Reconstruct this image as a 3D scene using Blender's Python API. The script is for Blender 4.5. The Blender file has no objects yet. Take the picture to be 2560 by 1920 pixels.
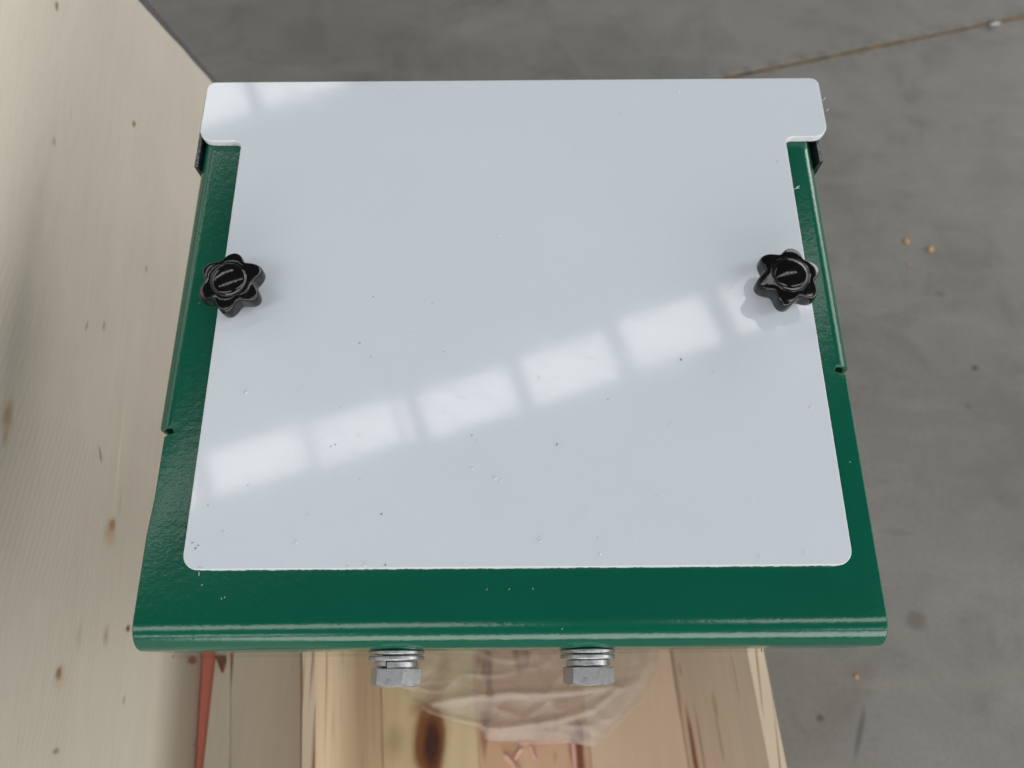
import bpy, bmesh, math, random
from mathutils import Vector, Matrix, Euler
from mathutils import noise as mnoise

random.seed(7)
S = bpy.context.scene
COL = S.collection

# ------------------------------------------------------------------ camera
# metres; the white plate's near edge is Y = 0, its top face Z = 0
F = 1920.0                      # focal length in photograph pixels (2560 wide)
CAM = Vector((-0.0024, -0.0525, 0.4188))
CEUL = Euler((math.radians(20.585), math.radians(0.132), math.radians(-0.412)), 'XYZ')
cd = bpy.data.cameras.new('camera')
cam = bpy.data.objects.new('camera', cd)
COL.objects.link(cam)
cam.location = CAM
cam.rotation_euler = CEUL
cd.sensor_width = 36.0
cd.lens = 36.0 * F / 2560.0
cd.clip_start = 0.01
cd.clip_end = 60.0
cd.dof.use_dof = True
cd.dof.focus_distance = 0.43
cd.dof.aperture_fstop = 7.2
S.camera = cam

# ------------------------------------------------------------------ light
world = bpy.data.worlds.new('World')
S.world = world
world.use_nodes = True
bg = world.node_tree.nodes['Background']
bg.inputs['Color'].default_value = (0.93, 0.985, 1.06, 1)
bg.inputs['Strength'].default_value = 0.07
S.view_settings.view_transform = 'Standard'
S.view_settings.look = 'None'
S.view_settings.gamma = 1.0
S.view_settings.exposure = 0.0
S.view_settings.use_curve_mapping = False

HROOF = 7.0


def skylight(cx, cy, sx, sy, ang, rad, col=(1.0, 0.985, 0.95)):
    """one rectangular roof light of the hall; rad is its radiance"""
    l = bpy.data.lights.new('skylight_pane', 'AREA')
    l.shape = 'RECTANGLE'
    l.size = sx
    l.size_y = sy
    l.energy = rad * math.pi * sx * sy
    l.color = col
    o = bpy.data.objects.new('skylight_pane', l)
    COL.objects.link(o)
    o.location = (cx, cy, HROOF)
    o.rotation_euler = (0, 0, ang)
    return o


ANG = math.radians(17.0)
ROW = [(-4.75, 1.28, .94, .42), (-3.62, 1.58, .94, .42), (-2.53, 1.945, .92, .42), (-1.58, 2.22, .80, .42), (-1.08, 2.36, .09, .42),
       (-0.44, 2.545, .92, .45), (0.605, 2.905, .90, .50), (1.67, 3.31, .93, .54), (2.80, 3.70, .96, .53), (3.9, 4.08, .96, .53)]
for (cx, cy, sx, sy) in ROW:
    skylight(cx, cy, sx + (.035 if sx > .2 else 0), sy + .05, math.radians(18.5), 4.6)
for k in range(0, 6):           # next strip of roof lights, further down the hall
    skylight(-2.62 - 1.10 * k, 6.90 - .42 * k, 1.02, .95, math.radians(21), 4.6)
# strips over and behind the person taking the photograph
for cx, cy, sx, sy, rad in ((-4.4, -3.9, 8.6, 2.0, 4.4), (5.4, -1.3, 7.0, 1.8, 4.4), (-7.0, -12.2, 8.0, 1.3, 8.0), (7.2, -8.8, 5.5, 1.2, 6.0)):
    skylight(cx, cy, sx, sy, ANG, rad)


def fill_light(loc, sx, sy, rad, col=(1.0, .98, .95)):
    """large area light added as fill, turned towards the machine"""
    o = skylight(0, 0, sx, sy, 0, rad, col)  # same rectangular lamp, reused as added fill
    o.name = 'fill_light'
    o.location = loc
    d = Vector((0, 0, -.3)) - Vector(loc)
    o.rotation_euler = d.to_track_quat('-Z', 'Y').to_euler()


fill_light((9.0, 1.0, 2.4), 18.0, 4.0, 3.4)  # unseen fill lamps, added to brighten the tall sheet and crate
fill_light((-9.0, 1.0, 5.0), 16.0, 2.0, 1.6)
fill_light((2.5, -9.5, 2.4), 15.0, 4.0, 5.0)
fill_light((7.0, 9.0, 2.4), 8.0, 4.0, 3.0)


# ------------------------------------------------------------------ pixel helpers
RM = CEUL.to_matrix()


def ray(px, py):
    return RM @ Vector(((px - 1280) / F, -(py - 960) / F, -1.0))


def hz(px, py, z):
    d = ray(px, py)
    return CAM + d * ((z - CAM.z) / d.z)


def hplane(px, py, p0, n):
    d = ray(px, py)
    return CAM + d * ((p0 - CAM).dot(n) / d.dot(n))


# ------------------------------------------------------------------ scene helpers
def link(name, me, mat=None, parent=None, smooth=False):
    o = bpy.data.objects.new(name, me)
    COL.objects.link(o)
    if mat:
        me.materials.append(mat)
    if parent:
        o.parent = parent
    if smooth:
        for p in me.polygons:
            p.use_smooth = True
    return o


def bm_obj(name, bm, mat=None, parent=None, smooth=False):
    me = bpy.data.meshes.new(name)
    bmesh.ops.recalc_face_normals(bm, faces=bm.faces)
    bm.to_mesh(me)
    bm.free()
    return link(name, me, mat, parent, smooth)


def empty(name, loc=(0, 0, 0)):
    o = bpy.data.objects.new(name, None)
    COL.objects.link(o)
    o.location = loc
    o.empty_display_size = .02
    return o


def tag(o, label, cat, group=None, kind=None):
    o['label'] = label
    if cat:
        o['category'] = cat
    if group:
        o['group'] = group
    if kind:
        o['kind'] = kind
    return o


def prism(bm, pts, z0, z1):
    """closed prism over a plan outline (list of xy, or xyz whose z is ignored)"""
    a = [bm.verts.new((p[0], p[1], z0)) for p in pts]
    b = [bm.verts.new((p[0], p[1], z1)) for p in pts]
    n = len(pts)
    bm.faces.new(a[::-1])
    bm.faces.new(b)
    for i in range(n):
        bm.faces.new((a[i], a[(i + 1) % n], b[(i + 1) % n], b[i]))
    return bm


def bevel_mod(o, w, seg=2, ang=30):
    m = o.modifiers.new('bevel', 'BEVEL')
    m.width = w
    m.segments = seg
    m.limit_method = 'ANGLE'
    m.angle_limit = math.radians(ang)
    m.harden_normals = False
    return o


def round_poly(corners, n=8):
    """corners: (x, y, r); returns an outline with rounded corners"""
    out = []
    N = len(corners)
    for i in range(N):
        p = Vector(corners[i][:2])
        r = corners[i][2]
        a = (Vector(corners[i - 1][:2]) - p).normalized()
        b = (Vector(corners[(i + 1) % N][:2]) - p).normalized()
        if r <= 0:
            out.append(p)
            continue
        half = a.angle(b) / 2
        t = r / math.tan(half)
        c = p + (a + b).normalized() * (r / math.sin(half))
        s = p + a * t - c
        e = p + b * t - c
        a0 = math.atan2(s.y, s.x)
        a1 = math.atan2(e.y, e.x)
        d = (a1 - a0 + math.pi) % (2 * math.pi) - math.pi
        for k in range(n + 1):
            an = a0 + d * k / n
            out.append(c + Vector((math.cos(an), math.sin(an))) * r)
    return out


# ------------------------------------------------------------------ material helpers
class Mat:
    def __init__(self, name):
        self.m = bpy.data.materials.new(name)
        self.m.use_nodes = True
        self.t = self.m.node_tree
        self.b = self.t.nodes['Principled BSDF']
        self.co = self.t.nodes.new('ShaderNodeTexCoord').outputs['Object']

    def n(self, typ, ins=None, **kw):
        nd = self.t.nodes.new(typ)
        for k, v in kw.items():
            setattr(nd, k, v)
        for k, v in (ins or {}).items():
            self.set(nd.inputs[k], v)
        return nd

    def set(self, sock, v):
        if isinstance(v, bpy.types.NodeSocket):
            self.t.links.new(v, sock)
        else:
            sock.default_value = v

    def map(self, scale=(1, 1, 1), rot=(0, 0, 0), loc=(0, 0, 0), vec=None):
        return self.n('ShaderNodeMapping', {'Vector': vec or self.co, 'Scale': scale, 'Rotation': rot, 'Location': loc}).outputs[0]

    def noise(self, vec, scale=5, detail=3, rough=.55, dist=0.0):
        return self.n('ShaderNodeTexNoise', {'Vector': vec, 'Scale': scale, 'Detail': detail, 'Roughness': rough, 'Distortion': dist}).outputs[0]

    def ramp(self, fac, stops, interp='LINEAR'):
        r = self.n('ShaderNodeValToRGB', {'Fac': fac})
        r.color_ramp.interpolation = interp
        els = r.color_ramp.elements
        while len(els) < len(stops):
            els.new(.5)
        for e, (p, c) in zip(els, stops):
            e.position = p
            e.color = (c, c, c, 1) if isinstance(c, (int, float)) else (*c, 1)
        return r.outputs[0]

    def mix(self, fac, a, b, mode='MIX'):
        m = self.n('ShaderNodeMix', data_type='RGBA', blend_type=mode)
        self.set(m.inputs[0], fac)
        for i, v in ((6, a), (7, b)):
            self.set(m.inputs[i], (*v, 1) if isinstance(v, tuple) and len(v) == 3 else v)
        return m.outputs[2]

    def math(self, op, a, b=0.0, c=0.0, clamp=False):
        m = self.n('ShaderNodeMath', operation=op, use_clamp=clamp)
        self.set(m.inputs[0], a)
        self.set(m.inputs[1], b)
        self.set(m.inputs[2], c)
        return m.outputs[0]

    def spot(self, centre, radii, rot=0.0, edge=(1.0, .35), wob=.5, axis=0):
        """mask of one elliptical mark (knot, stain) at an object-space place"""
        r = [0, 0, 0]
        r[axis] = rot
        v = self.n('ShaderNodeVectorMath', {0: self.co, 1: centre}, operation='SUBTRACT').outputs[0]
        w = self.n('ShaderNodeVectorRotate', {'Vector': v, 'Angle': rot}, rotation_type=('X_AXIS', 'Y_AXIS', 'Z_AXIS')[axis]).outputs[0]
        s = self.n('ShaderNodeVectorMath', {0: w, 1: tuple(1 / q for q in radii)}, operation='MULTIPLY').outputs[0]
        L = self.n('ShaderNodeVectorMath', {0: s}, operation='LENGTH').outputs[1]
        nz = self.noise(s, 1.3, 2)
        L = self.math('ADD', L, self.math('MULTIPLY', self.math('SUBTRACT', nz, .5), wob))
        return self.n('ShaderNodeMapRange', {'Value': L, 'From Min': edge[0], 'From Max': edge[1], 'To Min': 0.0, 'To Max': 1.0}, interpolation_type='SMOOTHSTEP').outputs[0]

    def bump(self, h, strength=.2, dist=.001):
        self.set(self.b.inputs['Normal'], self.n('ShaderNodeBump', {'Height': h, 'Strength': strength, 'Distance': dist}).outputs[0])

    def out(self, col=None, rough=None, **kw):
        if col is not None:
            self.set(self.b.inputs['Base Color'], (*col, 1) if isinstance(col, tuple) else col)
        if rough is not None:
            self.set(self.b.inputs['Roughness'], rough)
        for k, v in kw.items():
            self.set(self.b.inputs[k.replace('_', ' ')], v)
        return self.m


# ---- green powder coat
g = Mat('green_powder_coat')
peel = g.noise(g.map((1, 1, 1)), 620, 2, .5)
peel2 = g.noise(g.map((1, 1, 1)), 240, 2, .5)
h = g.math('ADD', g.math('MULTIPLY', peel, .55), peel2)
g.bump(h, .115, .0008)
tone = g.noise(g.map((1, 1, 1)), 14, 3)
gc = g.mix(tone, (.0001, .072, .042), (.0002, .090, .053))
scr = g.ramp(g.noise(g.map((25, 1000, 400), vec=g.map(rot=(0, 0, .12))), 1.0, 3, .6), [(.70, 0.0), (.78, 1.0)])
scr2 = g.ramp(g.noise(g.map((14, 14, 14)), 1.0, 2), [(.56, 0.0), (.66, 1.0)])
sm = g.math('MULTIPLY', g.math('MULTIPLY', scr, scr2), .35)
gc = g.mix(sm, gc, (.10, .22, .17))
M_GREEN = g.out(gc, g.math('MULTIPLY_ADD', sm, .5, .17), IOR=1.5)

# ---- white plastic plate
w = Mat('white_plastic')
sc = None
for (an, sx, sy, lo, seed) in ((.45, 95, 1100, .735, 0), (-.6, 120, 1400, .735, 3.1), (1.2, 100, 1200, .74, 7.7), (-.06, 14, 2600, .80, 5.2)):
    v = w.ramp(w.noise(w.map((sx, sy, 1), loc=(seed, seed, 0), vec=w.map(rot=(0, 0, an))), 1.0, 2, .5), [(lo - .06, 0.0), (lo - .01, 1.0)])
    sc = v if sc is None else w.math('MAXIMUM', sc, v)
clus = w.ramp(w.noise(w.map((26, 26, 26)), 1.0, 3), [(.47, 0.0), (.60, 1.0)])
sc = w.math('MULTIPLY', sc, clus)
micro = w.noise(w.map((60, 900, 300)), 1.0, 3)
haze = w.noise(w.map((9, 9, 9)), 1.0, 4)
wr = w.math('MULTIPLY_ADD', haze, .05, .038)
smear = w.ramp(w.noise(w.map((10, 55, 10), vec=w.map(rot=(0, 0, .5))), 1.0, 4, .6, .6), [(.52, 0.0), (.75, 1.0)])
wr = w.math('MULTIPLY_ADD', smear, .05, wr)
wr = w.math('MULTIPLY_ADD', sc, .35, wr)
w.bump(w.math('MULTIPLY_ADD', sc, -1.0, w.math('MULTIPLY', micro, .12)), .10, .0004)
grime = w.noise(w.map((5, 7, 5)), 1.0, 4)
wc = w.mix(grime, (.530, .585, .655), (.585, .635, .695))
M_WHITE = w.out(wc, wr, IOR=1.52)
m = Mat('white_plastic_sawn_edge')
m.bump(m.noise(m.map((1, 1, 1)), 900, 2), .5, .001)
M_WEDGE = m.out((.62, .64, .67), .55)

# ---- black knob
k = Mat('black_bakelite')
k.bump(k.noise(k.map(), 260, 3), .05, .001)
sc = k.ramp(k.noise(k.map((60, 900, 60), (0, 0, .4)), 1.0, 2), [(.62, 0.0), (.72, 1.0)])
M_BLACK = k.out(k.mix(sc, (.003, .003, .0034), (.008, .008, .009)), k.math('MULTIPLY_ADD', sc, .15, .09), IOR=1.48)
# ---- rubber
m = Mat('black_rubber')
nz = m.noise(m.map(), 700, 3)
m.bump(m.noise(m.map(), 500, 3), .5, .0008)
M_RUBBER = m.out(m.mix(m.ramp(nz, [(.5, 0.0), (.75, 1.0)]), (.010, .013, .016), (.055, .065, .072)), .55)
m = Mat('cut_rubber_edge')
nz = m.noise(m.map((1, 2, 1)), 900, 3)
m.bump(nz, .6, .001)
M_RUBCUT = m.out(m.mix(m.ramp(nz, [(.45, 0.0), (.65, 1.0)]), (.02, .026, .03), (.26, .29, .30)), .7)

# ---- galvanised steel
m = Mat('galvanised_steel')
nz = m.noise(m.map(), 330, 4, .65)
dk = m.ramp(m.noise(m.map((1, 1, 1), loc=(3, 1, 2)), 240, 3, .6), [(.58, 0.0), (.72, 1.0)])
m.bump(m.noise(m.map(), 600, 3), .16, .001)
cc = m.mix(nz, (.34, .35, .365), (.52, .53, .55))
M_ZINC = m.out(m.mix(m.math('MULTIPLY', dk, .6), cc, (.16, .165, .17)), m.math('MULTIPLY_ADD', nz, .2, .30), Metallic=1.0)

# ---- clear plastics
def clear_mat(name, base, transp, rough, bump=None):
    m = Mat(name)
    nt = m.t
    outn = nt.nodes['Material Output']
    tr = m.n('ShaderNodeBsdfTransparent', {'Color': (*base, 1)})
    m.out((.93, .92, .91), rough, IOR=1.5)
    if bump:
        m.bump(m.noise(m.map((1, 2.2, 1)), bump[0], 4, .6), bump[1], bump[2])
    mx = m.n('ShaderNodeMixShader')
    lw = m.n('ShaderNodeLayerWeight', {'Blend': .35})
    fac = m.math('MULTIPLY_ADD', lw.outputs['Facing'], 1 - transp, 0.0, clamp=True)
    fac = m.math('MAXIMUM', m.math('ADD', fac, (1 - transp) * .22), .02)
    m.set(mx.inputs[0], fac)
    nt.links.new(tr.outputs[0], mx.inputs[1])
    nt.links.new(m.b.outputs[0], mx.inputs[2])
    nt.links.new(mx.outputs[0], outn.inputs['Surface'])
    return m.m


M_FILM = clear_mat('clear_polythene', (.985, .98, .975), .52, .10, (90, .9, .003))
m = Mat('clear_acrylic')
m.out((.97, .97, .95), .02, IOR=1.49)
m.b.inputs['Transmission Weight'].default_value = 1.0
M_ACRYL = m.m


# ---- woods
def wood(name, c0, c1, c2, grain=(60, 3, 60), rings=.35, spots=(), bump=.12, dots=0.0, rough=.62, streak=None, rot=(0, 0, 0), saw=0.0):
    m = Mat(name)
    v = m.map(grain, rot)
    a = m.noise(v, 1.0, 5, .6, .4)
    b_ = m.noise(m.map(tuple(q * 4 for q in grain), rot), 1.0, 3, .6)
    big = m.noise(m.map(tuple(q * .16 + 1.2 for q in grain), rot), 1.0, 3)
    col = m.mix(m.ramp(a, [(.32, 0.0), (.68, 1.0)]), c0, c1)
    col = m.mix(m.math('MULTIPLY', m.ramp(big, [(.42, 0.0), (.75, 1.0)]), rings), col, c2)
    col = m.mix(m.math('MULTIPLY', m.math('SUBTRACT', b_, .5), .5, clamp=True), col, (c0[0] * .6, c0[1] * .56, c0[2] * .5))
    if saw:
        wv = m.n('ShaderNodeTexWave', {'Vector': m.map(rot=(.22, 0, 0)), 'Scale': 52.0, 'Distortion': 1.2, 'Detail': 2.0, 'Detail Scale': 3.0}, bands_direction='Z').outputs[1]
        wm_ = m.ramp(m.noise(m.map((4, 4, 4), loc=(.3, .1, .2)), 1.0, 2), [(.48, 0.0), (.62, 1.0)])
        col = m.mix(m.math('MULTIPLY', m.math('MULTIPLY', wv, wm_), saw), col, (c0[0] * .80, c0[1] * .78, c0[2] * .74))
        fib = m.ramp(m.noise(m.map((600, 14, 600)), 1.0, 3, .6), [(.55, 0.0), (.75, 1.0)])
        col = m.mix(m.math('MULTIPLY', fib, .30), col, (c0[0] * .72, c0[1] * .69, c0[2] * .63))
    if streak:
        (lo, hi, sc_, sgr, seed) = streak
        st = m.ramp(m.noise(m.map(sgr, rot, (seed, seed, seed)), 1.0, 2, .5, .2), [(lo, 0.0), (hi, 1.0)])
        col = m.mix(st, col, sc_)
    if dots:
        vo = m.n('ShaderNodeTexVoronoi', {'Vector': m.map(tuple(max(q * .25, 4) for q in grain), rot), 'Scale': 4.0, 'Randomness': 1.0})
        dm = m.ramp(vo.outputs['Distance'], [(.03, 1.0), (.10, 0.0)])
        pick = m.ramp(m.n('ShaderNodeSeparateColor', {'Color': vo.outputs['Color']}).outputs[0], [(.72, 0.0), (.76, 1.0)])
        col = m.mix(m.math('MULTIPLY', m.math('MULTIPLY', dm, pick), dots), col, (.13, .085, .05))
    for (c, rad, ro, colr, amt, edge, ax) in spots:
        col = m.mix(m.math('MULTIPLY', m.spot(c, rad, ro, edge, axis=ax), amt), col, colr)
    m.bump(m.math('ADD', m.math('MULTIPLY', b_, .6), a), bump, .0015)
    return m.out(col, rough, Specular_IOR_Level=.3)


# ------------------------------------------------------------------ concrete floor with a joint
ZF = -0.80
ja = hz(1850, 186, ZF)
jb = hz(2560, 40, ZF)
jd = (jb - ja).normalized()
jn = Vector((-jd.y, jd.x, 0))
m = Mat('worn_concrete')
n1 = m.noise(m.map(), 2.2, 5, .6)
n2 = m.noise(m.map(), 9, 4, .6, .6)
n3 = m.noise(m.map(), 160, 3, .7)
n4 = m.noise(m.map((1.2, 5, 1), (0, 0, .9)), 3.0, 4, .6, .5)
col = m.mix(m.ramp(n1, [(.30, 0.0), (.70, 1.0)]), (.130, .127, .115), (.188, .187, .179))
col = m.mix(m.math('MULTIPLY', m.ramp(n2, [(.46, 0.0), (.72, 1.0)]), .45), col, (.088, .081, .068))
col = m.mix(m.math('MULTIPLY', m.ramp(n4, [(.50, 0.0), (.75, 1.0)]), .4), col, (.225, .215, .195))
col = m.mix(m.math('MULTIPLY', m.ramp(n3, [(.35, 1.0), (.55, 0.0)]), .22), col, (.075, .07, .06))
for (px, py, r1, r2, ro, amt, cl) in [(2437, 920, .008, .007, 0, .8, (.035, .032, .030)), (2350, 735, .012, .006, .2, .5, (.06, .055, .05)), (2290, 1552, .022, .020, 0, .55, (.07, .064, .056)),
                                      (2240, 1330, .035, .008, .1, .35, (.09, .085, .075)), (2150, 1830, .006, .05, .35, .6, (.05, .046, .042)), (2050, 1795, .008, .007, 0, .7, (.04, .036, .034)),
                                      (2420, 1015, .007, .007, 0, .5, (.06, .055, .05)), (2520, 1250, .03, .02, .4, .3, (.09, .085, .08)), (2300, 300, .05, .02, .5, .25, (.10, .095, .09)), (1200, 60, .12, .03, -.3, .3, (.22, .215, .20))]:
    p = hz(px, py, ZF)
    col = m.mix(m.math('MULTIPLY', m.spot((p.x, p.y, ZF), (r1, r2, 1), ro, axis=2), amt), col, cl)
# dirt that has gathered along the joint
off = m.n('ShaderNodeVectorMath', {0: m.co, 1: tuple(ja)}, operation='SUBTRACT').outputs[0]
dj = m.math('ABSOLUTE', m.n('ShaderNodeVectorMath', {0: off, 1: tuple(jn)}, operation='DOT_PRODUCT').outputs[1])
dirt = m.n('ShaderNodeMapRange', {'Value': dj, 'From Min': .03, 'From Max': .003}).outputs[0]
dirt = m.math('MULTIPLY', dirt, m.ramp(m.noise(m.map(), 30, 3), [(.40, 0.0), (.7, .75)]))
col = m.mix(dirt, col, (.085, .078, .068))
m.bump(m.math('ADD', m.math('MULTIPLY', n3, .5), n2), .25, .003)
M_CONC = m.out(col, m.math('MULTIPLY_ADD', n1, .2, .5), Specular_IOR_Level=.35)
m = Mat('rusty_joint_sand')
a = m.noise(m.map(), 26, 4, .6)
b_ = m.noise(m.map(), 240, 3)
col = m.mix(m.ramp(a, [(.36, 0.0), (.50, .5), (.66, 1.0)]), (.065, .055, .042), (.29, .175, .07))
col = m.mix(m.math('MULTIPLY', b_, .4), col, (.09, .07, .05))
m.bump(b_, .8, .004)
M_SAND = m.out(col, .9)

bm = bmesh.new()
HW = .0036
J0 = ja - jd * 6
J1 = ja + jd * 6


def quad(bm, *ps):
    return bm.faces.new([bm.verts.new(p) for p in ps])


def up(p, dz):
    return p + Vector((0, 0, dz))


NJ = 240
rows = []
for i in range(NJ + 1):
    p = J0.lerp(J1, i / NJ)
    e1 = HW + .0022 * mnoise.noise(Vector((p.x * 40, 1.3, 0)))
    e2 = HW + .0022 * mnoise.noise(Vector((p.x * 40, 9.7, 0)))
    rows.append([bm.verts.new(q) for q in (p - jn * 6, p - jn * (e1 + .002), up(p - jn * e1, -.0025), up(p - jn * e1 * .9, -.012), up(p + jn * e2 * .9, -.012), up(p + jn * e2, -.0025), p + jn * (e2 + .002), p + jn * 6)])
for i in range(NJ):
    for j in range(7):
        bm.faces.new((rows[i][j], rows[i + 1][j], rows[i + 1][j + 1], rows[i][j + 1]))
floor = bm_obj('floor', bm, M_CONC)
floor['kind'] = 'structure'
bm = bmesh.new()
prev = None
for i in range(NJ + 1):
    p = J0.lerp(J1, i / NJ)
    zz = -.0022 + .0022 * mnoise.noise(Vector((p.x * 60, 4.4, 2)))
    r = [bm.verts.new(up(p + jn * s, z)) for s, z in ((-HW * 1.3, -.011), (-HW * 1.1, zz), (0, zz + .001), (HW * 1.1, zz), (HW * 1.3, -.011))]
    if prev:
        for j in range(4):
            bm.faces.new((prev[j], r[j], r[j + 1], prev[j + 1]))
    prev = r
bm_obj('joint_filler', bm, M_SAND, floor, True)

# ------------------------------------------------------------------ tall plywood sheet on the left
P0 = Vector((-.338, -.03, -.45))
U = Vector((-.07, 1, 0)).normalized()
N = Vector((U.y, -U.x, 0))           # towards the machine


def onp(px, py):
    p = hplane(px, py, P0, N)
    return (p - P0).dot(U), p.z


ea = onp(345, 0)
eb = onp(530, 205)
kk = (eb[0] - ea[0]) / (eb[1] - ea[1])
ZT = max(onp(0, 0)[1], onp(0, 1920)[1]) + .06


def edge_u(z):
    return ea[0] + kk * (z - ea[1])


spots = []
BR = (.155, .085, .04)
OR = (.36, .21, .095)
for (px, py, ru, rz, ro, cl, amt, ed) in [
        (335, 310, .006, .004, .5, BR, .9, (1.1, .2)), (142, 15, .006, .003, 0, (.12, .09, .07), .8, (1.1, .3)), (20, 1040, .016, .008, 0, OR, .7, (1.1, .1)),
        (14, 1095, .008, .004, 0, OR, .5, (1.1, .1)), (251, 1136, .009, .0016, -.5, (.13, .075, .045), .9, (1.1, .4)), (281, 1312, .007, .006, .2, (.20, .085, .03), .9, (1.1, .2)), (276, 1330, .018, .014, .2, OR, .6, (1.1, .0)),
        (147, 1683, .006, .005, 0, (.16, .085, .04), .9, (1.1, .2)), (150, 1690, .013, .011, 0, OR, .4, (1.1, 0)), (320, 1571, .004, .005, 0, (.14, .05, .025), .95, (1.1, .3)), (217, 815, .007, .002, .2, (.26, .22, .17), .8, (1.1, .3)),
        (260, 815, .007, .0025, 0, (.22, .17, .12), .7, (1.1, .3)), (366, 672, .005, .004, 0, (.25, .20, .15), .7, (1.1, .2)), (135, 118 * 3, .006, .004, 0, (.30, .24, .18), .6, (1.1, .2)), (198, 1590, .014, .006, 0, (.36, .29, .20), .5, (1.1, 0)),
        (300, 1260, .02, .004, 0, (.42, .34, .22), .6, (1.1, 0)), (265, 1590, .012, .006, 0, (.25, .13, .08), .55, (1.1, 0)),
        (305, 1080, .11, .002, 0, (.70, .65, .54), .55, (1.1, .2)), (140, 1878, .003, .006, 0, BR, .6, (1.1, .2)), (485, 1860, .004, .003, 0, BR, .5, (1.1, .2)), (310, 1750, .005, .003, 0, BR, .5, (1.1, .2)), (481, 1650, .005, .014, 0, (.22, .07, .04), .8, (1.1, .5))]:
    u_, z_ = onp(px, py)
    p = P0 + U * u_
    spots.append(((p.x, p.y, z_), (.03, ru, rz), ro, cl, amt, ed, 0))
M_PLYA = wood('pale_birch_ply', (.545, .507, .437), (.572, .535, .464), (.520, .483, .412), (85, 2.4, 85), .35, spots, .09, 0.0, saw=.35)
M_PLYEDGE = wood('ply_edge', (.52, .42, .31), (.63, .53, .41), (.30, .19, .11), (3, 3, 3), .2, (), .2, streak=(.56, .64, (.25, .14, .075), (230, 4, 230), 2.0))

sheet = empty('plywood_sheet', P0 + Vector((0, 0, ZF + .45)))
tag(sheet, 'tall pale plywood sheet standing upright left of the green machine', 'plywood')
inv = Matrix.Translation(-sheet.location)


def world_child(bm, name, mat, parent, smooth=False):
    bmesh.ops.transform(bm, matrix=Matrix.Translation(-parent.matrix_basis.translation), verts=bm.verts)
    return bm_obj(name, bm, mat, parent, smooth)


def child_mat_world(m, off):
    """object coordinates of children are local: shift the spots by using a mapping in front"""
    return m


# build the panel with its origin at the world origin so object coords = world coords
def flat_child(bm, name, mat, parent, smooth=False):
    o = bm_obj(name, bm, mat, None, smooth)
    o.parent = parent
    o.matrix_parent_inverse = Matrix.Translation(-parent.location)
    return o


bm = bmesh.new()
TH = .012
NE = 40
loop = []
for i in range(NE + 1):
    z = ZF + (ZT - ZF) * i / NE
    u_ = edge_u(z) + .0012 * mnoise.noise(Vector((z * 45, .3, 0))) + (.0015 if i % 7 == 3 else 0)
    loop.append((u_, z))
loop += [(-.75, ZT), (-.75, ZF)]
fr = [bm.verts.new(P0 * 1 + U * u_ + Vector((0, 0, z - P0.z))) for u_, z in loop]
bk = [bm.verts.new(P0 * 1 + U * u_ - N * TH + Vector((0, 0, z - P0.z))) for u_, z in loop]
bm.faces.new(fr)
bm.faces.new(bk[::-1])
n_ = len(loop)
for i in range(n_):
    bm.faces.new((fr[i], bk[i], bk[(i + 1) % n_], fr[(i + 1) % n_]))
flat_child(bm, 'sheet_face', M_PLYA, sheet)
m = Mat('dark_grey_edge')  # dark grey colour for the strip on the far edge
M_EDGE_GREY = m.out(m.mix(m.noise(m.map(), 60, 3), (.070, .068, .072), (.115, .112, .118)), .6)
bm = bmesh.new()
zt0 = ea[1] - .004
strip = [(edge_u(ZF) + .0016, ZF), (edge_u(ZF) + .009, ZF), (edge_u(zt0) + .013, zt0), (edge_u(zt0) + .0016, zt0)]
fr = [bm.verts.new(P0 + U * u_ - N * .001 + Vector((0, 0, z - P0.z))) for u_, z in strip]
bk = [bm.verts.new(P0 + U * u_ - N * TH + Vector((0, 0, z - P0.z))) for u_, z in strip]
bm.faces.new(fr)
bm.faces.new(bk[::-1])
for i in range(4):
    bm.faces.new((fr[i], bk[i], bk[(i + 1) % 4], fr[(i + 1) % 4]))
o = flat_child(bm, 'edge_strip', M_EDGE_GREY, sheet)
o['label'] = 'dark grey strip along the slanted far edge'

# ------------------------------------------------------------------ open crate under the machine
ZB = -.70
ZW = -.336


def bline(p, slope):
    """line in plan: x = p.x + slope * (p.y - y)"""
    return lambda y: p[0] + slope * (p[1] - y)


LWALL = bline((-.1862, -.0366), .081)
RWALL = bline((.2200, -.1), .089)
Y0, Y1 = -.52, .33
M_WALL_L = wood('orange_ply', (.66, .51, .345), (.72, .58, .41), (.58, .41, .26), (3.2, 10, 90), .6, (), .1, .4, streak=(.60, .74, (.30, .135, .07), (2, 6, 55), 4.0))
rsp = []
for (px, py, ru, rz, ro, cl, amt) in [(1735, 1885, .062, .017, -.0, (.27, .095, .05), 1.0), (1700, 1674, .010, .006, 0, (.30, .17, .09), .7), (1787, 1765, .016, .010, 0, (.36, .20, .14), .5), (1800, 1850, .03, .008, 0, (.36, .25, .17), .5), (1838, 1690, .03, .004, 0, (.50, .25, .22), .45), (1752, 1860, .05, .005, 0, (.30, .12, .07), .8), (1690, 1700, .06, .02, 0, (.38, .26, .15), .45)]:
    Nn = Vector((1, .089, 0)).normalized()
    p = hplane(px, py, Vector((RWALL(-.1), -.1, -.5)), Nn)
    rsp.append((tuple(p), (.03, ru, rz), ro, cl, amt, (1.1, .55), 0))
M_WALL_R = wood('pink_grey_ply', (.68, .57, .475), (.74, .635, .54), (.63, .49, .39), (30, 2.5, 40), .6, rsp, .1, .3)
crate = empty('plywood_crate', (0, 0, ZF))
tag(crate, 'open plywood crate with knotty plank bottom below the two bolts', 'crate')


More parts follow.
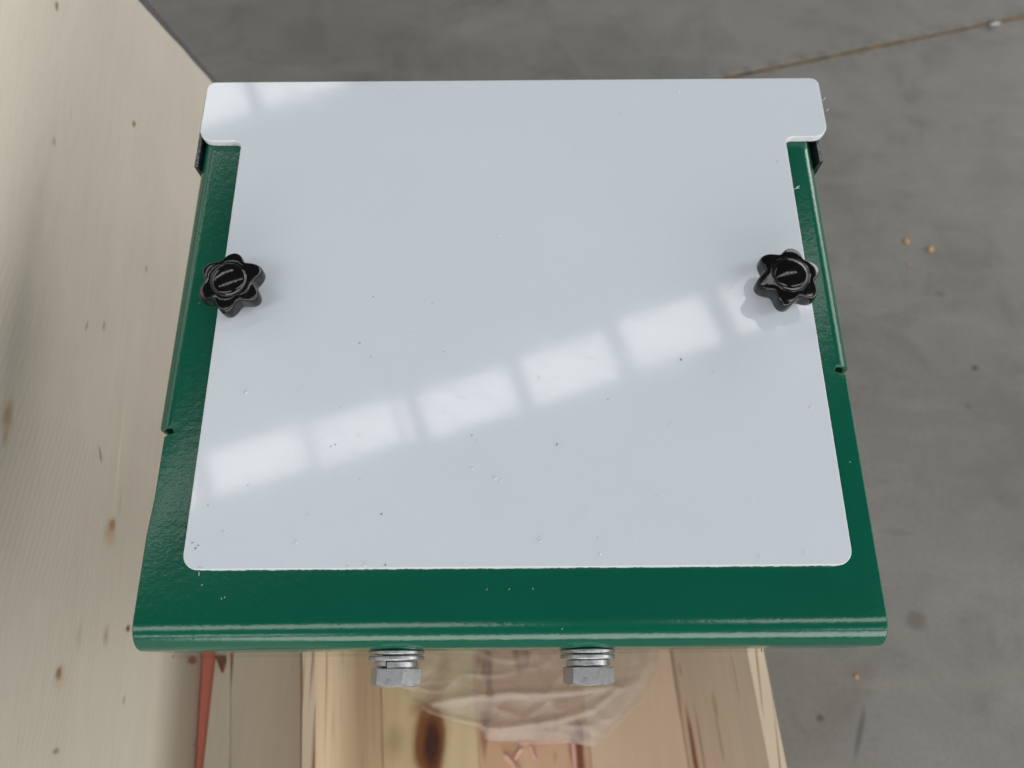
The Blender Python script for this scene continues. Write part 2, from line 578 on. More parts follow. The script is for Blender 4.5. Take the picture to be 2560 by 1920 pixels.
def wall(fn, th, name, mat):
    bm = bmesh.new()
    prism(bm, [(fn(Y0), Y0), (fn(Y1), Y1), (fn(Y1) + th, Y1), (fn(Y0) + th, Y0)], ZB - .012, ZW)
    o = flat_child(bm, name, mat, crate)
    o.data.materials.append(M_PLYEDGE)
    for p in o.data.polygons:
        if abs(p.normal.z) > .9:
            p.material_index = 1
    return o


wl = wall(lambda y: LWALL(y), -.012, 'side_panel', M_WALL_L)
wl['label'] = 'orange brown left side panel with pale sawn top edge'
wr_ = wall(lambda y: RWALL(y), .0152, 'side_panel', M_WALL_R)
wr_['label'] = 'pinkish right side panel with layered ply top edge'
xs = [hz(945, 1800, ZB).x, hz(1196, 1890, ZB).x, hz(1476, 1890, ZB).x, hz(1745, 1890, ZB).x]
ksp = []
for (px, py, ru, rv, ro, cl, amt, ed) in [(1075, 1830, .032, .085, 0, (.42, .27, .13), .7, (1.1, .3)), (1075, 1850, .023, .054, -.03, (.25, .10, .04), 1.0, (1.1, .7)), (1080, 1860, .014, .038, -.03, (.075, .028, .020), 1.0, (1.15, .4)), (985, 1855, .02, .03, 0, (.36, .27, .15), .5, (1.1, 0)), (1050, 1770, .02, .015, 0, (.36, .20, .10), .6, (1.1, 0)), (1100, 1700, .015, .05, .25, (.47, .31, .13), .6, (1.1, .2))]:
    p = hz(px, py, ZB)
    ksp.append((tuple(p), (ru, rv, .05), ro, cl, amt, ed, 2))
M_PL1 = wood('yellow_pine', (.72, .60, .385), (.78, .675, .46), (.63, .48, .29), (26, 2, 26), .5, ksp, .12)
M_PL2 = wood('red_brown_board', (.68, .46, .32), (.74, .53, .38), (.56, .31, .19), (22, 4, 22), .6, (), .15, streak=(.60, .70, (.26, .10, .055), (40, 9, 20), 1.7))
M_PL3 = wood('pinkish_pine', (.78, .625, .48), (.82, .675, .53), (.74, .575, .43), (22, 1.6, 22), .5, (), .1)
for i, (mt, dz, lb) in enumerate(((M_PL1, 0, 'yellow pine plank with a big dark knot'), (M_PL2, -.0006, 'red brown middle plank'), (M_PL3, .001, 'pinkish pale pine plank'))):
    sl0, sl1 = (.081, .083, .086, .089)[i:i + 2]
    yc = -.15
    x0, x1 = xs[i] + .0002, xs[i + 1] - .0002
    if i == 0:
        x0 = LWALL(yc) + .001
        sl0 = .080
    if i == 2:
        x1 = RWALL(yc) - .001
        sl1 = .089
    f0 = bline((x0, yc), sl0)
    f1 = bline((x1, yc), sl1)
    bm = bmesh.new()
    prism(bm, [(f0(Y0 + .002), Y0 + .002), (f1(Y0 + .002), Y0 + .002), (f1(Y1 - .002), Y1 - .002), (f0(Y1 - .002), Y1 - .002)], ZB - .012, ZB + dz)
    o = flat_child(bm, 'plank', mt, crate)
    o['label'] = lb
    bevel_mod(o, .0004)
for y in (-.40, -.10, .22):
    bm = bmesh.new()
    prism(bm, [(-.27, y - .04), (.29, y - .04), (.29, y + .04), (-.27, y + .04)], ZF, ZB - .0125)
    bevel_mod(flat_child(bm, 'skid', M_PL3, crate), .003)
# pink strands lying on the red board
m = Mat('pink_strand')
M_PINK = m.out((.80, .50, .45), .45)


def tube(bm, pts, r, sides=8, cap=True):
    pts = [Vector(p) for p in pts]
    rings = []
    for i, p in enumerate(pts):
        t = (pts[min(i + 1, len(pts) - 1)] - pts[max(i - 1, 0)]).normalized()
        a = t.cross(Vector((0, 0, 1)))
        if a.length < 1e-3:
            a = t.cross(Vector((1, 0, 0)))
        a.normalize()
        b = t.cross(a)
        rr = r[i] if isinstance(r, (list, tuple)) else r
        rings.append([bm.verts.new(p + (a * math.cos(q) + b * math.sin(q)) * rr) for q in [2 * math.pi * s / sides for s in range(sides)]])
    for i in range(len(rings) - 1):
        for s in range(sides):
            bm.faces.new((rings[i][s], rings[i][(s + 1) % sides], rings[i + 1][(s + 1) % sides], rings[i + 1][s]))
    if cap:
        bm.faces.new(rings[0][::-1])
        bm.faces.new(rings[-1])


def strand(pix, r, label, z=ZB + .003):
    bm = bmesh.new()
    P = [hz(px, py, z) for px, py in pix]
    base = P[0].copy()
    Q = []
    for i in range(len(P) - 1):
        for s in range(6):
            p = P[i].lerp(P[i + 1], s / 6)
            p.z += .0008 * mnoise.noise(p * 60)
            Q.append(p - base)
    Q.append(P[-1] - base)
    tube(bm, Q, r, 7)
    o = bm_obj('pink_strand', bm, M_PINK, None, True)
    o.location = base
    tag(o, label, 'strand', 'pink strands on the crate bottom')


strand([(1262, 1886), (1278, 1902), (1300, 1935)], .0032, 'short slanted pink strand nearest the yellow plank', ZB + .0015)
strand([(1286, 1898), (1296, 1880), (1303, 1872)], .0028, 'tiny pink strand leaning up beside the slanted one', ZB + .001)
strand([(1326, 1862), (1332, 1882), (1338, 1896)], .0024, 'short upright pink strand in the middle of the red board', ZB + .0005)
strand([(1433, 1856), (1436, 1890), (1439, 1935)], .0032, 'long upright pink strand near the right side of red board', ZB + .0015)
strand([(1295, 1857), (1360, 1855), (1430, 1853)], .0014, 'thin pink strand lying crosswise just below the plastic bag', ZB + .006)

# ------------------------------------------------------------------ plywood box between tall sheet and crate
ZL = -.45
M_BOXP = wood('grey_birch_ply', (.60, .54, .445), (.66, .60, .50), (.57, .48, .38), (40, 2.4, 40), .6, (), .08, .4)
pb = [hz(537, 1630, ZL), hz(494, 1920, ZL)]
eL = bline((pb[0].x, pb[0].y), (pb[1].x - pb[0].x) / (pb[0].y - pb[1].y))
pr = [hz(752, 1630, ZL), hz(752, 1920, ZL)]
eR = bline((pr[0].x, pr[0].y), (pr[1].x - pr[0].x) / (pr[0].y - pr[1].y))
pbox = empty('plywood_box', (-.25, -.1, ZF))
tag(pbox, 'low greyish plywood box between tall sheet and open crate', 'box')


def sheet_prism(name, fa, fb, y0, y1, z0, z1, mat, edge=True):
    bm = bmesh.new()
    prism(bm, [(fa(y0), y0), (fb(y0), y0), (fb(y1), y1), (fa(y1), y1)], z0, z1)
    o = flat_child(bm, name, mat, pbox)
    if edge:
        o.data.materials.append(M_PLYEDGE)
        for p in o.data.polygons:
            if abs(p.normal.z) < .5:
                p.material_index = 1
    return bevel_mod(o, .0008)


mid = hz(578, 1700, ZL)
mid2 = hz(577, 1920, ZL)
eM = bline((mid.x, mid.y), (mid2.x - mid.x) / (mid.y - mid2.y))
YN = -.27


def lim(fn):
    return lambda y: max(fn(y), -.338 + .07 * (-.03 - y) + .003)


sheet_prism('lid', lambda y: max(lim(eL)(y) + .006, min(eM(y), eR(y) - .05) - .02), lambda y: eR(y), YN, .25, ZL - .010, ZL, M_BOXP)
o = sheet_prism('side_flap', lim(eL), lambda y: max(lim(eL)(y) + .004, min(eM(y), eR(y) - .05) - .0002), YN, .03, ZL + .0002, ZL + .0022, M_BOXP)
o['label'] = 'narrow wedge shaped flap with pale slanted edge'
sheet_prism('box_body', lambda y: -.296, lambda y: LWALL(y) - .0135, -.26, .24, ZF, ZL - .0125, M_BOXP, False)

# red painted strip standing in the gap beside the tall sheet, and a brown offcut
m = Mat('red_paint')
M_RED = m.out(m.mix(m.noise(m.map(), 40, 3), (.60, .17, .12), (.68, .22, .155)), .5)
zr = ZL - .003
pl = [hz(495, 1560, zr), hz(480, 1960, zr), hz(600, 1960, zr), hz(600, 1560, zr)]
bm = bmesh.new()
xr = -.297
yl0, yl1 = -.26, .05
fl = lambda y: -.338 + .07 * (-.03 - y) + .001
prism(bm, [(fl(yl0), yl0), (-.2965, yl0), (-.2965, yl1), (fl(yl1), yl1)], ZF - ZF, zr - ZF)
o = bm_obj('red_beam', bm, M_RED)
o.location = (0, 0, ZF)
bevel_mod(o, .002)
tag(o, 'red painted beam showing as a thin wedge beside the tall sheet', 'beam')
m = Mat('red_brown_offcut')
M_OFF = m.out(m.mix(m.noise(m.map((20, 80, 20)), 1.0, 3), (.15, .055, .03), (.24, .10, .06)), .7)
for pts, lb in (([(541, 1640), (567, 1640), (566, 1655), (558, 1683), (553, 1672)], 'small triangular red brown wood offcut on the plywood box'),):
    zt = ZL + .0024
    P = [hz(px, py, zt) for px, py in pts]
    c = sum(P, Vector()) / len(P)
    bm = bmesh.new()
    prism(bm, [p - c for p in P], 0, .004)
    o = bm_obj('wood_offcut', bm, M_OFF)
    o.location = c
    tag(o, lb, 'offcut')

# ------------------------------------------------------------------ clear plastic bag in the crate
bag_c = hz(1310, 1735, ZB)
bag = empty('plastic_bag', (bag_c.x, bag_c.y, ZB + .001))
tag(bag, 'crumpled clear plastic bag lying in the crate below the bolts', 'plastic bag')
outline_px = [(975, 1700), (1010, 1725), (1060, 1775), (1130, 1800), (1200, 1822), (1215, 1850), (1290, 1856), (1420, 1858), (1480, 1868), (1510, 1850), (1570, 1790), (1620, 1725), (1648, 1650), (1640, 1560), (1500, 1500), (1250, 1480), (1080, 1520), (985, 1600)]
NB, MB_ = 260, 80
ol = [hz(px, py, ZB + .02) - bag.location for px, py in outline_px]


def olp(t):
    t = t * len(ol)
    i = int(t) % len(ol)
    f_ = t - int(t)
    a, b, c_, d = ol[i - 1], ol[i], ol[(i + 1) % len(ol)], ol[(i + 2) % len(ol)]
    return .5 * ((2 * b) + (c_ - a) * f_ + (2 * a - 5 * b + 4 * c_ - d) * f_ ** 2 + (3 * b - a - 3 * c_ + d) * f_ ** 3)


ridge_a = [hz(*p, ZB) - bag.location for p in [(990, 1712), (1040, 1760), (1130, 1795), (1250, 1815), (1380, 1795), (1470, 1768), (1540, 1718)]]
ridge_b = [hz(*p, ZB) - bag.location for p in [(1090, 1755), (1180, 1738), (1290, 1730), (1400, 1728), (1530, 1712)]]
ridge_c = [hz(*p, ZB) - bag.location for p in [(1640, 1700), (1560, 1790), (1490, 1860)]]
ridge_d = [hz(*p, ZB) - bag.location for p in [(1200, 1830), (1216, 1812), (1250, 1815)]]


def dseg(p, line):
    best = 9
    for a, b in zip(line[:-1], line[1:]):
        a2, b2, p2 = a.xy, b.xy, p.xy
        t = max(0, min(1, (p2 - a2).dot(b2 - a2) / (b2 - a2).length_squared))
        best = min(best, (p2 - a2.lerp(b2, t)).length)
    return best


bm = bmesh.new()
ctr = hz(1310, 1690, ZB) - bag.location
ctr.z = 0
rings = []
for j in range(MB_ + 1):
    s = j / MB_
    ring = []
    for i in range(NB):
        p = olp(i / NB)
        q = ctr.lerp(p, s)
        q.z = 0
        dome = .052 * (1 - s ** 2.4) + .004
        z = dome
        z += .018 * math.exp(-(dseg(q, ridge_a) / .0045) ** 2) + .014 * math.exp(-(dseg(q, ridge_b) / .005) ** 2)
        z += .007 * math.exp(-(dseg(q, ridge_c) / .004) ** 2) + .008 * math.exp(-(dseg(q, ridge_d) / .004) ** 2)
        r1 = 1 - abs(mnoise.noise(Vector((q.x * 16, q.y * 42, 1.7)))) * 2
        r2 = 1 - abs(mnoise.noise(Vector((q.x * 45, q.y * 70, 5.1)))) * 2
        r3 = 1 - abs(mnoise.noise(Vector((q.x * 30 + q.y * 20, q.y * 34 - q.x * 12, 9.3)))) * 2
        z += (.0065 * r1 * abs(r1) + .0022 * r2 + .003 * r3 * abs(r3)) * min(1, (1 - s) * 5 + .15) * min(1, s * 5)
        q.z = max(z, .0045)
        ring.append(bm.verts.new(q))
        if j == 0:
            break
    rings.append(ring)
for i in range(NB):
    bm.faces.new((rings[0][0], rings[1][i], rings[1][(i + 1) % NB]))
for j in range(1, MB_):
    for i in range(NB):
        bm.faces.new((rings[j][i], rings[j + 1][i], rings[j + 1][(i + 1) % NB], rings[j][(i + 1) % NB]))
bm_obj('bag_film', bm, M_FILM, bag, True)
bm = bmesh.new()
for i in range(60):
    pass
rr = []
for s in (0.0, .35, .7, .93):
    ring = []
    for i in range(60):
        q = ctr.lerp(olp(i / 60), s)
        q.z = .0015 + .002 * abs(mnoise.noise(Vector((q.x * 30, q.y * 30, 8))))
        ring.append(bm.verts.new(q))
        if s == 0:
            break
    rr.append(ring)
for i in range(60):
    bm.faces.new((rr[0][0], rr[1][i], rr[1][(i + 1) % 60]))
    for a, b in ((1, 2), (2, 3)):
        bm.faces.new((rr[a][i], rr[b][i], rr[b][(i + 1) % 60], rr[a][(i + 1) % 60]))
bm_obj('bag_underside', bm, M_FILM, bag, True)

# ------------------------------------------------------------------ machine with its green cover and white plate
mach = empty('machine_cover', (0, .12, ZB + .0015))
tag(mach, 'green metal machine cover with white plastic plate held by two black knobs', 'machine cover')
XL, XR = -.2042, .1958            # cover edges
ZS = -.0052                       # top of the green sheet
TS = .003
YB, RB = -.0255, .0150            # front bend start and outer radius
YFAR = .300
RF = .0100                        # side fold outer radius
NOTL, NOTR = .0815, .1165         # where the side folds stop
ZFL = -.056                       # lower edge of the front flange

bm = bmesh.new()
# rows along the sheet: far -> front, then round the bend and down the flange; corners of the flange cut round
rows = []


def add_row(y, z, x0, x1, ny, nz):
    nx = 40
    rows.append([bm.verts.new((x0 + (x1 - x0) * i / nx, y, z)) for i in range(nx + 1)])


ys = sorted(set([YFAR, .27, .24, .21, .18, .15, NOTR + .004, NOTR, NOTR - .003, NOTR - .0055, .105, NOTL + .004, NOTL, NOTL - .003, NOTL - .0055, .06, .04, .02, 0, -.012, YB]), reverse=True)
FXL, FXR = XL - .0050, XR + .0050     # the folds stand a little proud of the flat edges
for y in ys:
    xl = FXL + RF if y >= NOTL else (XL + .0065 if y >= NOTL - .0031 else XL + .0012 * (1 if y > .03 else 0))
    xr = FXR - RF if y >= NOTR else (XR - .0065 if y >= NOTR - .0031 else XR)
    add_row(y, ZS, xl, xr, 0, 1)
for i in range(1, 15):
    a = math.pi / 2 * i / 14
    add_row(YB - RB * math.sin(a), ZS - RB * (1 - math.cos(a)), XL, XR, 0, 0)
zc = ZS - RB
for i in range(1, 8):
    z = zc + (ZFL - zc) * i / 7
    add_row(YB - RB, z, XL, XR, 0, 0)
for a, b in zip(rows[:-1], rows[1:]):
    for i in range(40):
        bm.faces.new((a[i], b[i], b[i + 1], a[i + 1]))
# side folds (left and right)
for sgn, xe, yn in ((-1, FXL, NOTL), (1, FXR, NOTR)):
    prof = [(xe - sgn * RF + sgn * RF * math.sin(math.pi / 2 * i / 8), ZS - RF * (1 - math.cos(math.pi / 2 * i / 8))) for i in range(9)] + [(xe, ZS - RF - .012), (xe, ZS - .045)]
    yy = [y for y in ys if y >= yn - 1e-6]
    g_ = [[bm.verts.new((x, y, z)) for x, z in prof] for y in yy]
    for a, b in zip(g_[:-1], g_[1:]):
        for i in range(len(prof) - 1):
            bm.faces.new((a[i], b[i], b[i + 1], a[i + 1]) if sgn < 0 else (a[i], a[i + 1], b[i + 1], b[i]))
# small lift of the fold: drawn metal ridge next to the notch
bmesh.ops.remove_doubles(bm, verts=bm.verts, dist=1e-5)
bmesh.ops.recalc_face_normals(bm, faces=bm.faces)
top = max(bm.faces, key=lambda f_: f_.calc_area())
if top.normal.z < 0:
    bmesh.ops.reverse_faces(bm, faces=bm.faces)
me = bpy.data.meshes.new('cover_sheet')
bm.to_mesh(me)
bm.free()
cov = link('cover_sheet', me, M_GREEN, None, True)
cov.parent = mach
cov.matrix_parent_inverse = Matrix.Translation(-mach.location)
sm_ = cov.modifiers.new('thickness', 'SOLIDIFY')
sm_.thickness = TS
sm_.offset = -1
bevel_mod(cov, .0011, 2, 40)
wn = cov.modifiers.new('wn', 'WEIGHTED_NORMAL')
wn.keep_sharp = False


def mchild(bm, name, mat, smooth=False, parent=None):
    o = bm_obj(name, bm, mat, None, smooth)
    o.parent = parent or mach
    o.matrix_parent_inverse = Matrix.Translation(-mach.location)
    return o


# hidden body that carries the cover
bm = bmesh.new()
prism(bm, round_poly([(-.135, .03, .02), (.127, .03, .02), (.127, .27, .02), (-.135, .27, .02)]), -.66, ZS - TS - .0003)
mchild(bm, 'body', M_GREEN)
bm = bmesh.new()
prism(bm, round_poly([(-.16, .02, .01), (.15, .02, .01), (.15, .28, .01), (-.16, .28, .01)]), ZB + .0015, -.6603)
mchild(bm, 'foot_plate', M_GREEN)

# inner panels below the folds, added so the notches show dark
for x0, x1 in ((XL + .008, XL + .0105), (XR - .0105, XR - .008)):
    bm = bmesh.new()
    prism(bm, [(x0, .0), (x1, .0), (x1, .29), (x0, .29)], -.055, ZS - TS - .0005)
    mchild(bm, 'inner_panel', M_GREEN)

# white plate, with the two tabs at the far end
WH, WT = .18, .2086
YT, YE = .2781, .3270
outl = round_poly([(-WH, 0, .0085), (WH, 0, .0085), (WH, YT, .0055), (WT, YT, .0095), (WT, YE, .0055), (-WT, YE, .0055), (-WT, YT, .0095), (-WH, YT, .0055)], 8)
dense = []
for i in range(len(outl)):
    a, b = outl[i], outl[(i + 1) % len(outl)]
    n_ = max(1, int((b - a).length / .0012))
    for s in range(n_):
        dense.append(a.lerp(b, s / n_))
bm = bmesh.new()
nd = len(dense)


def jag(p, amp, seed):
    v = mnoise.noise(Vector((p.x * 700, p.y * 700, seed))) + .6 * mnoise.noise(Vector((p.x * 190, p.y * 190, seed + 3)))
    return amp * v


rings = []
for z, inset, amp in ((-.005, .0002, .00022), (-.0012, .0, .00012), (-.0003, .0001, .00006), (0.0, .0005, .00004)):
    ring = []
    for i in range(nd):
        t = (dense[(i + 1) % nd] - dense[i - 1]).normalized()
        nn = Vector((t.y, -t.x))
        p = dense[i] + nn * (-inset + jag(dense[i], amp * (1.6 if dense[i].y < .004 else 1), z * 100))
        ring.append(bm.verts.new((p.x, p.y, z)))
    rings.append(ring)
for a, b in zip(rings[:-1], rings[1:]):
    for i in range(nd):
        f_ = bm.faces.new((a[i], a[(i + 1) % nd], b[(i + 1) % nd], b[i]))
        f_.material_index = 1
bm.faces.new(rings[-1])
bm.faces.new(rings[0][::-1])
plate = mchild(bm, 'plate', M_WHITE)
plate.data.materials.append(M_WEDGE)
plate['label'] = 'white plastic plate with two tabs at its far end'

# ---- star knobs
def knob_mesh():
    bm = bmesh.new()
    n = 144

    def rho(t):
        c = math.cos(6 * t)
        return .0173 + .0026 * c - .0001 * math.cos(12 * t)
    # (fraction of rho or fixed radius, z)
    prof = []
    for rr_, z in ((0, .0242), (.003, .0241), (.006, .0237), (.0085, .0231), (.0096, .0226), (.0101, .0220), (.0104, .0214), (.0108, .0212), (.0113, .0213)):
        prof.append(('r', rr_, z))
    for s_, z in ((.80, 't'), (.86, 't'), (.91, 't'), (.945, 't'), (.970, .0005), (.988, .0012), (.997, .0022), (1.0, .0034)):
        prof.append(('s', s_, z))
    for s_, z in ((1.0, .0125), (.995, .0108), (.975, .0098), (.93, .0094)):
        prof.append(('s', s_, z))
    prof.append(('r', .0090, .0094))
    prof.append(('r', .0085, .0088))
    prof.append(('r', .0082, .0012))
    prof.append(('r', .0, .0012))
    rings = []
    for kind_, v, z in prof:
        ring = []
        if kind_ == 'r' and v == 0:
            ring = [bm.verts.new((0, 0, z))]
        else:
            for i in range(n):
                t = 2 * math.pi * i / n
                if kind_ == 'r':
                    r_ = v
                else:
                    r_ = rho(t) * v
                zz = z
                if kind_ == 's' and (z == 't' or z < .005):
                    q_ = max(0, (r_ - .0108) / .0085)
                    zz = .0213 - .0026 * q_ ** 1.6 - (0 if z == 't' else z)
                ring.append(bm.verts.new((r_ * math.cos(t), r_ * math.sin(t), zz)))
        rings.append(ring)
    for a, b in zip(rings[:-1], rings[1:]):
        for i in range(n):
            j = (i + 1) % n
            if len(a) == 1:
                bm.faces.new((a[0], b[i], b[j]))
            elif len(b) == 1:
                bm.faces.new((a[i], b[0], a[j]))
            else:
                bm.faces.new((a[i], b[i], b[j], a[j]))
    bmesh.ops.recalc_face_normals(bm, faces=bm.faces)
    me = bpy.data.meshes.new('knob')
    bm.to_mesh(me)
    bm.free()
    for p in me.polygons:
        p.use_smooth = True
    me.materials.append(M_BLACK)
    return me


km = knob_mesh()
bmw = bmesh.new()
ring_o, ring_i = [], []


def washer_mesh(ro, ri, h, split=False, name='washer', seg=72):
    bm = bmesh.new()
    gap = math.radians(3.2) if split else 0
    n = seg
    ch = min(h * .22, .0005)
    prof = [(ri, 0), (ro - ch, 0), (ro, ch), (ro, h - ch), (ro - ch, h), (ri, h)]
    R_ = []
    cnt = n + 1 if split else n
    for i in range(cnt):
        t = gap / 2 + (2 * math.pi - gap) * i / n
        lift = (.0007 * (i / n - .5)) if split else 0
        R_.append([bm.verts.new((r * math.cos(t), r * math.sin(t), z + lift)) for r, z in prof])
    for i in range(n):
        a, b = R_[i], R_[(i + 1) % cnt]
        for j in range(6):
            bm.faces.new((a[j], b[j], b[(j + 1) % 6], a[(j + 1) % 6]))
    if split:
        bm.faces.new(R_[0])
        bm.faces.new(R_[-1][::-1])
    bmesh.ops.recalc_face_normals(bm, faces=bm.faces)
    me = bpy.data.meshes.new(name)
    bm.to_mesh(me)
    bm.free()
    me.materials.append(M_ZINC)
    return me


def hex_mesh(rc, h, ch):
    """hexagon head: facets with the round chamfer cutting their outer corners"""
    bm = bmesh.new()
    n = 72
    af = rc * math.cos(math.pi / 6)
    ringsr = []

    def rad(t):
        u_ = (t % (math.pi / 3)) - math.pi / 6
        return af / math.cos(u_)
    levels = []
    base = [bm.verts.new((rad(2 * math.pi * i / n) * math.cos(2 * math.pi * i / n), rad(2 * math.pi * i / n) * math.sin(2 * math.pi * i / n), .0004)) for i in range(n)]
    low = [bm.verts.new((.95 * rad(2 * math.pi * i / n) * math.cos(2 * math.pi * i / n), .95 * rad(2 * math.pi * i / n) * math.sin(2 * math.pi * i / n), 0)) for i in range(n)]
    slope = math.tan(math.radians(30))
    hi, fl_ = [], []
    rf = af * .97
    for i in range(n):
        t = 2 * math.pi * i / n
        r = rad(t)
        hi.append(bm.verts.new((r * math.cos(t), r * math.sin(t), h - max(r - rf, 0) * slope * 1.35)))
        fl_.append(bm.verts.new((rf * math.cos(t), rf * math.sin(t), h)))
    for A, B in ((low, base), (base, hi), (hi, fl_)):
        for i in range(n):
            bm.faces.new((A[i], A[(i + 1) % n], B[(i + 1) % n], B[i]))
    bm.faces.new(fl_)
    bm.faces.new(low[::-1])
    bmesh.ops.recalc_face_normals(bm, faces=bm.faces)
    me = bpy.data.meshes.new('bolt_head')
    bm.to_mesh(me)
    bm.free()
    me.materials.append(M_ZINC)
    return me


wm = washer_mesh(.0068, .004, .0012, name='knob_washer', seg=48)
for x, y, lobe, lb in ((-.1672, .1632, 88, 'black star knob on the left edge of the plate'), (.1608, .1640, 76, 'black star knob on the right edge of the plate')):
    o = link('knob', km if not km.users else km, None, mach)
    o.matrix_parent_inverse = Matrix.Translation(-mach.location)
    o.location = (x, y, 0)
    o.rotation_euler = (0, 0, math.radians(lobe))
    o['label'] = lb
    wo = link('knob_washer', wm, None, o)
    wo.location = (0, 0, 0.0001)

# ---- bolts on the front flange
w1 = washer_mesh(.0152, .0083, .0021, name='flat_washer')
w2 = washer_mesh(.0152, .0083, .0024, name='flat_washer')
w3 = washer_mesh(.0121, .0083, .0034, True, 'spring_washer')
hx = hex_mesh(.0140, .0093, .001)
YFL = YB - RB
for x, lobe, wrot, tilt, lb in ((-.0672, 7, math.radians(108), .006, 'left galvanised bolt with gap of spring washer showing'), (.0384, 10, math.radians(-90), -.004, 'right galvanised bolt')):
    b = empty('bolt')
    b.parent = mach
    b.matrix_parent_inverse = Matrix.Translation(-mach.location)
    b.location = (x, YFL - .0002, -.0315)
    b.rotation_euler = (math.pi / 2, 0, 0)         # local +Z -> world -Y, local +Y -> world +Z
    b['label'] = lb
    yv = 0.0
    for nm, me_, hgt, rot, tl in (('flat_washer', w1, .0021, 0, 0), ('flat_washer', w2, .0024, .5, tilt), ('spring_washer', w3, .0036, wrot, 0), ('bolt_head', hx, .0093, math.radians(lobe), 0)):
        c_ = link(nm, me_, None, b)
        c_.location = (0, 0, yv + .0001)
        c_.rotation_euler = (tl, tl, rot)
        yv += hgt + (.0007 if nm == 'flat_washer' and tl == 0 else .0002)
    bm = bmesh.new()
    tube(bm, [(0, 0, -.012), (0, 0, yv - .009)], .0079, 32)
    c_ = bm_obj('shank', bm, M_ZINC, b, True)

# ---- rubber flaps beside the far end of the cover
def flap(side, px, py, y1, lb):
    zt = -.0062
    p = hz(px, py, zt)
    xo = p.x
    y0 = p.y
    th = .0022 * (1 if side < 0 else -1)
    bm = bmesh.new()
    ny = 40
    prof = []
    A, B = [], []
    for i in range(ny + 1):
        y = y0 + (y1 - y0) * i / ny
        j = .0004 * mnoise.noise(Vector((y * 400, side, 0)))
        A.append([bm.verts.new((xo + j, y, zt + j)), bm.verts.new((xo + th, y, zt - j)), bm.verts.new((xo + th, y + (.004 if i == 0 else 0), zt - .060)), bm.verts.new((xo, y + (.004 if i == 0 else 0), zt - .060))])
    for i in range(ny):
        for j in range(4):
            f_ = bm.faces.new((A[i][j], A[i + 1][j], A[i + 1][(j + 1) % 4], A[i][(j + 1) % 4]))
            if j == 0:
                f_.material_index = 1
    bm.faces.new(A[0])
    bm.faces.new(A[-1][::-1])
    o = mchild(bm, 'rubber_flap', M_RUBBER)
    o.data.materials.append(M_RUBCUT)
    o['label'] = lb
    return o


flap(-1, 485.5, 417, .322, 'black rubber flap under the left tab')
flap(1, 2058, 404, .300, 'black rubber flap under the right tab')

# ---- clear acrylic strip under the front flange
za = ZFL - .0004
e0, e1 = hz(430, 1646, za), hz(1906, 1630, za)
bm = bmesh.new()
prism(bm, [(e0.x, e0.y), (e1.x, e1.y), (e1.x, -.018), (e0.x, -.018)], za - .003, za)
o = mchild(bm, 'clear_strip', M_ACRYL)
o['label'] = 'clear plastic strip showing along the bottom of the green lip'

# ------------------------------------------------------------------ shavings, chips and specks on plate, cover and floor
def stuff(name, bm, mat, label, cat):
    o = bm_obj(name, bm, mat, None, True)
    tag(o, label, cat, kind='stuff')
    return o


m = Mat('dark_swarf')
M_SWARF = m.out((.02, .02, .022), .45)
m = Mat('white_shaving')
M_SHAV = m.out((.72, .75, .78), .4)


def curl(bm, c, r, a0, sweep, rad, z):
    pts = []
    for i in range(7):
        a = a0 + sweep * i / 6
        pts.append((c[0] + r * math.cos(a), c[1] + r * math.sin(a), z + rad))
    tube(bm, pts, rad, 5)


bm = bmesh.new()
DARK = [(841, 508), (933, 743), (1060, 753), (1080, 760), (900, 856), (926, 892), (742, 979), (756, 1023), (850, 1020), (840, 1112), (826, 1116), (521, 1262), (618, 1214), (1180, 1090), (1190, 1100), (953, 1284), (962, 1413), (481, 1359), (487, 1370), (495, 1365), (497, 1419), (505, 1419), (1494, 1343), (1395, 1113), (1548, 285), (1660, 320), (1943, 405), (2120, 720), (900, 1198), (1700, 900), (1520, 1000), (1037, 768), (868, 1415), (1640, 1240), (1110, 880)]
for (px, py) in DARK:
    p = hz(px, py, 0)
    s = random.uniform(.25, 1.0)
    curl(bm, (p.x, p.y), random.uniform(.0004, .0009) * s, random.uniform(0, 6.3), random.uniform(1.0, 2.6), .00012 + .00009 * s, .0001)
stuff('swarf', bm, M_SWARF, 'tiny dark metal shavings scattered over the white plate', 'shavings')
bm = bmesh.new()
for (px, py) in [(985, 236), (965, 343), (1110, 292), (1347, 375), (1440, 376), (1698, 228), (1036, 832), (1689, 715), (1677, 1063), (1410, 1115), (1450, 1118), (1238, 1195), (1255, 1202), (893, 1310), (740, 1357), (713, 1411), (913, 1412), (1165, 1411), (2027, 1018), (2025, 1020), (980, 950), (930, 915), (615, 980), (844, 1180), (1260, 1260), (1467, 1280), (1785, 930), (1180, 1170), (1390, 790), (1640, 480), (1250, 590), (1120, 640), (700, 700), (770, 1290), (560, 1330), (1500, 1385), (1900, 1395), (2010, 1380), (1770, 1190), (1880, 1250), (1580, 1300), (1350, 1350)]:
    p = hz(px, py, 0)
    s = random.uniform(.3, 1.0)
    curl(bm, (p.x, p.y), random.uniform(.0005, .0009) * s, random.uniform(0, 6.3), random.uniform(2.0, 6.0), .00020 * (.6 + .5 * s), .0001)
for i in range(120):
    p = hz(random.uniform(520, 2060), random.uniform(230, 1400), 0)
    if abs(p.x) > .176 or not (0.004 < p.y < .32):
        continue
    s = random.uniform(.00008, .0002)
    bmesh.ops.create_icosphere(bm, subdivisions=1, radius=s, matrix=Matrix.Translation((p.x, p.y, s * .5)))
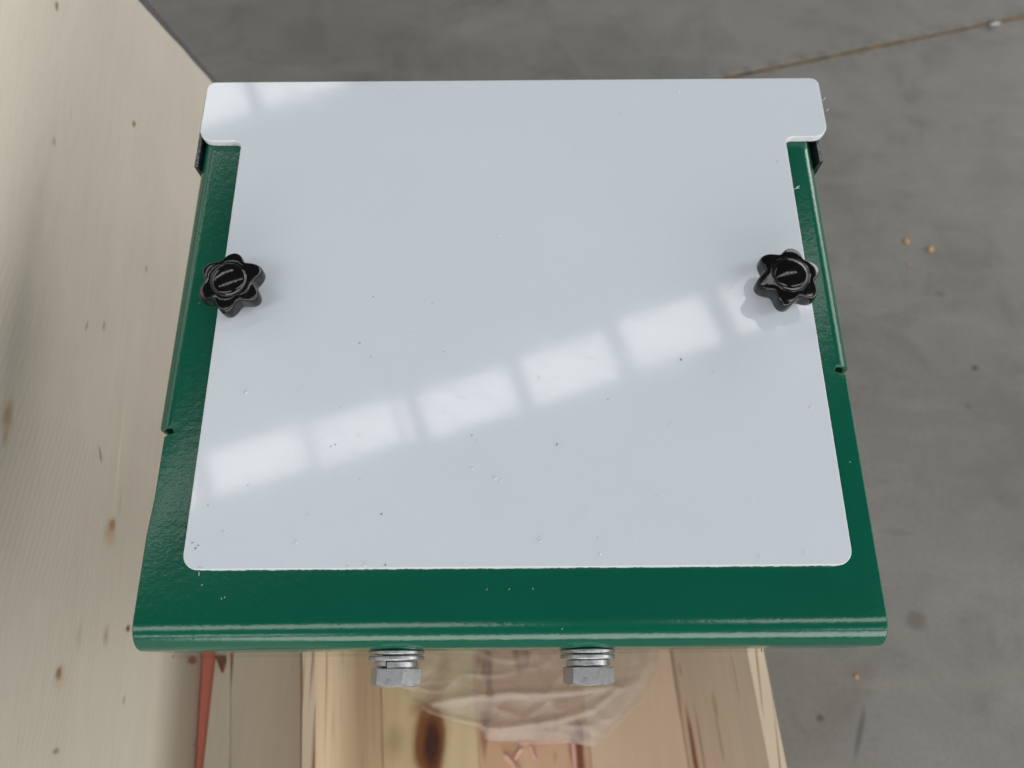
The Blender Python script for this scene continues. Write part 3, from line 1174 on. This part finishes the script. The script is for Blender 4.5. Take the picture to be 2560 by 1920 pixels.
# chips on the green cover and burrs along the sawn plate edges
for (px, py) in [(505, 1460), (560, 1492), (556, 1495), (499, 756), (2124, 1157), (1215, 1472), (1275, 1475), (1330, 1473), (1405, 1570), (2090, 1551)]:
    p = hz(px, py, ZS)
    curl(bm, (p.x, p.y), .0006, random.uniform(0, 6.3), 1.6, .0001, ZS + .0001)
for (px, py, dx, dy) in [(1990, 470, 9, -5), (2057, 252, 7, -9), (2066, 278, 6, -6), (497, 1430, 0, 9), (1855 + 130, 473, 14, -3)]:
    p = hz(px, py, -.003)
    q = hz(px + dx, py + dy, -.0045)
    tube(bm, [p, p.lerp(q, .5) + Vector((.0003, .0003, .0003)), q], .00014, 5)
stuff('plastic_shavings', bm, M_SHAV, 'tiny white plastic chips and curls on plate and cover', 'shavings')

m = Mat('orange_crumb')
M_CRUMB = m.out((.50, .29, .09), .7)
bm = bmesh.new()
for (px, py, r) in [(2266, 604, .0042), (2326, 624, .0048), (2272, 662, .0022), (2140, 1692, .003), (1999, 470, .002)]:
    p = hz(px, py, ZF)
    g0 = bmesh.ops.create_icosphere(bm, subdivisions=2, radius=r, matrix=Matrix.Translation((p.x, p.y, ZF + r * .6)))
    for v in g0['verts']:
        v.co += (v.co - Vector((p.x, p.y, ZF + r * .6))) * (.9 * mnoise.noise(v.co * 260)) ; v.co.z = ZF + (v.co.z - ZF) * .6
stuff('grit', bm, M_CRUMB, 'orange grit crumbs lying on the concrete floor', 'grit')
m = Mat('white_pebble')
M_PEB = m.out((.36, .35, .33), .8)
p = hz(2487, 62, ZF)
bm = bmesh.new()
g0 = bmesh.ops.create_icosphere(bm, subdivisions=3, radius=.006)
for v in g0['verts']:
    v.co = Vector((v.co.x * 2.2, v.co.y * .8, v.co.z * .5 + .003))
    v.co += v.co.normalized() * .003 * mnoise.noise(v.co * 120)
o = bm_obj('pebble', bm, M_PEB, None, True)
o.location = (p.x, p.y, ZF)
o.rotation_euler = (0, 0, math.atan2(jd.y, jd.x))
tag(o, 'whitish stone chip lying in the rusty floor joint', 'stone')
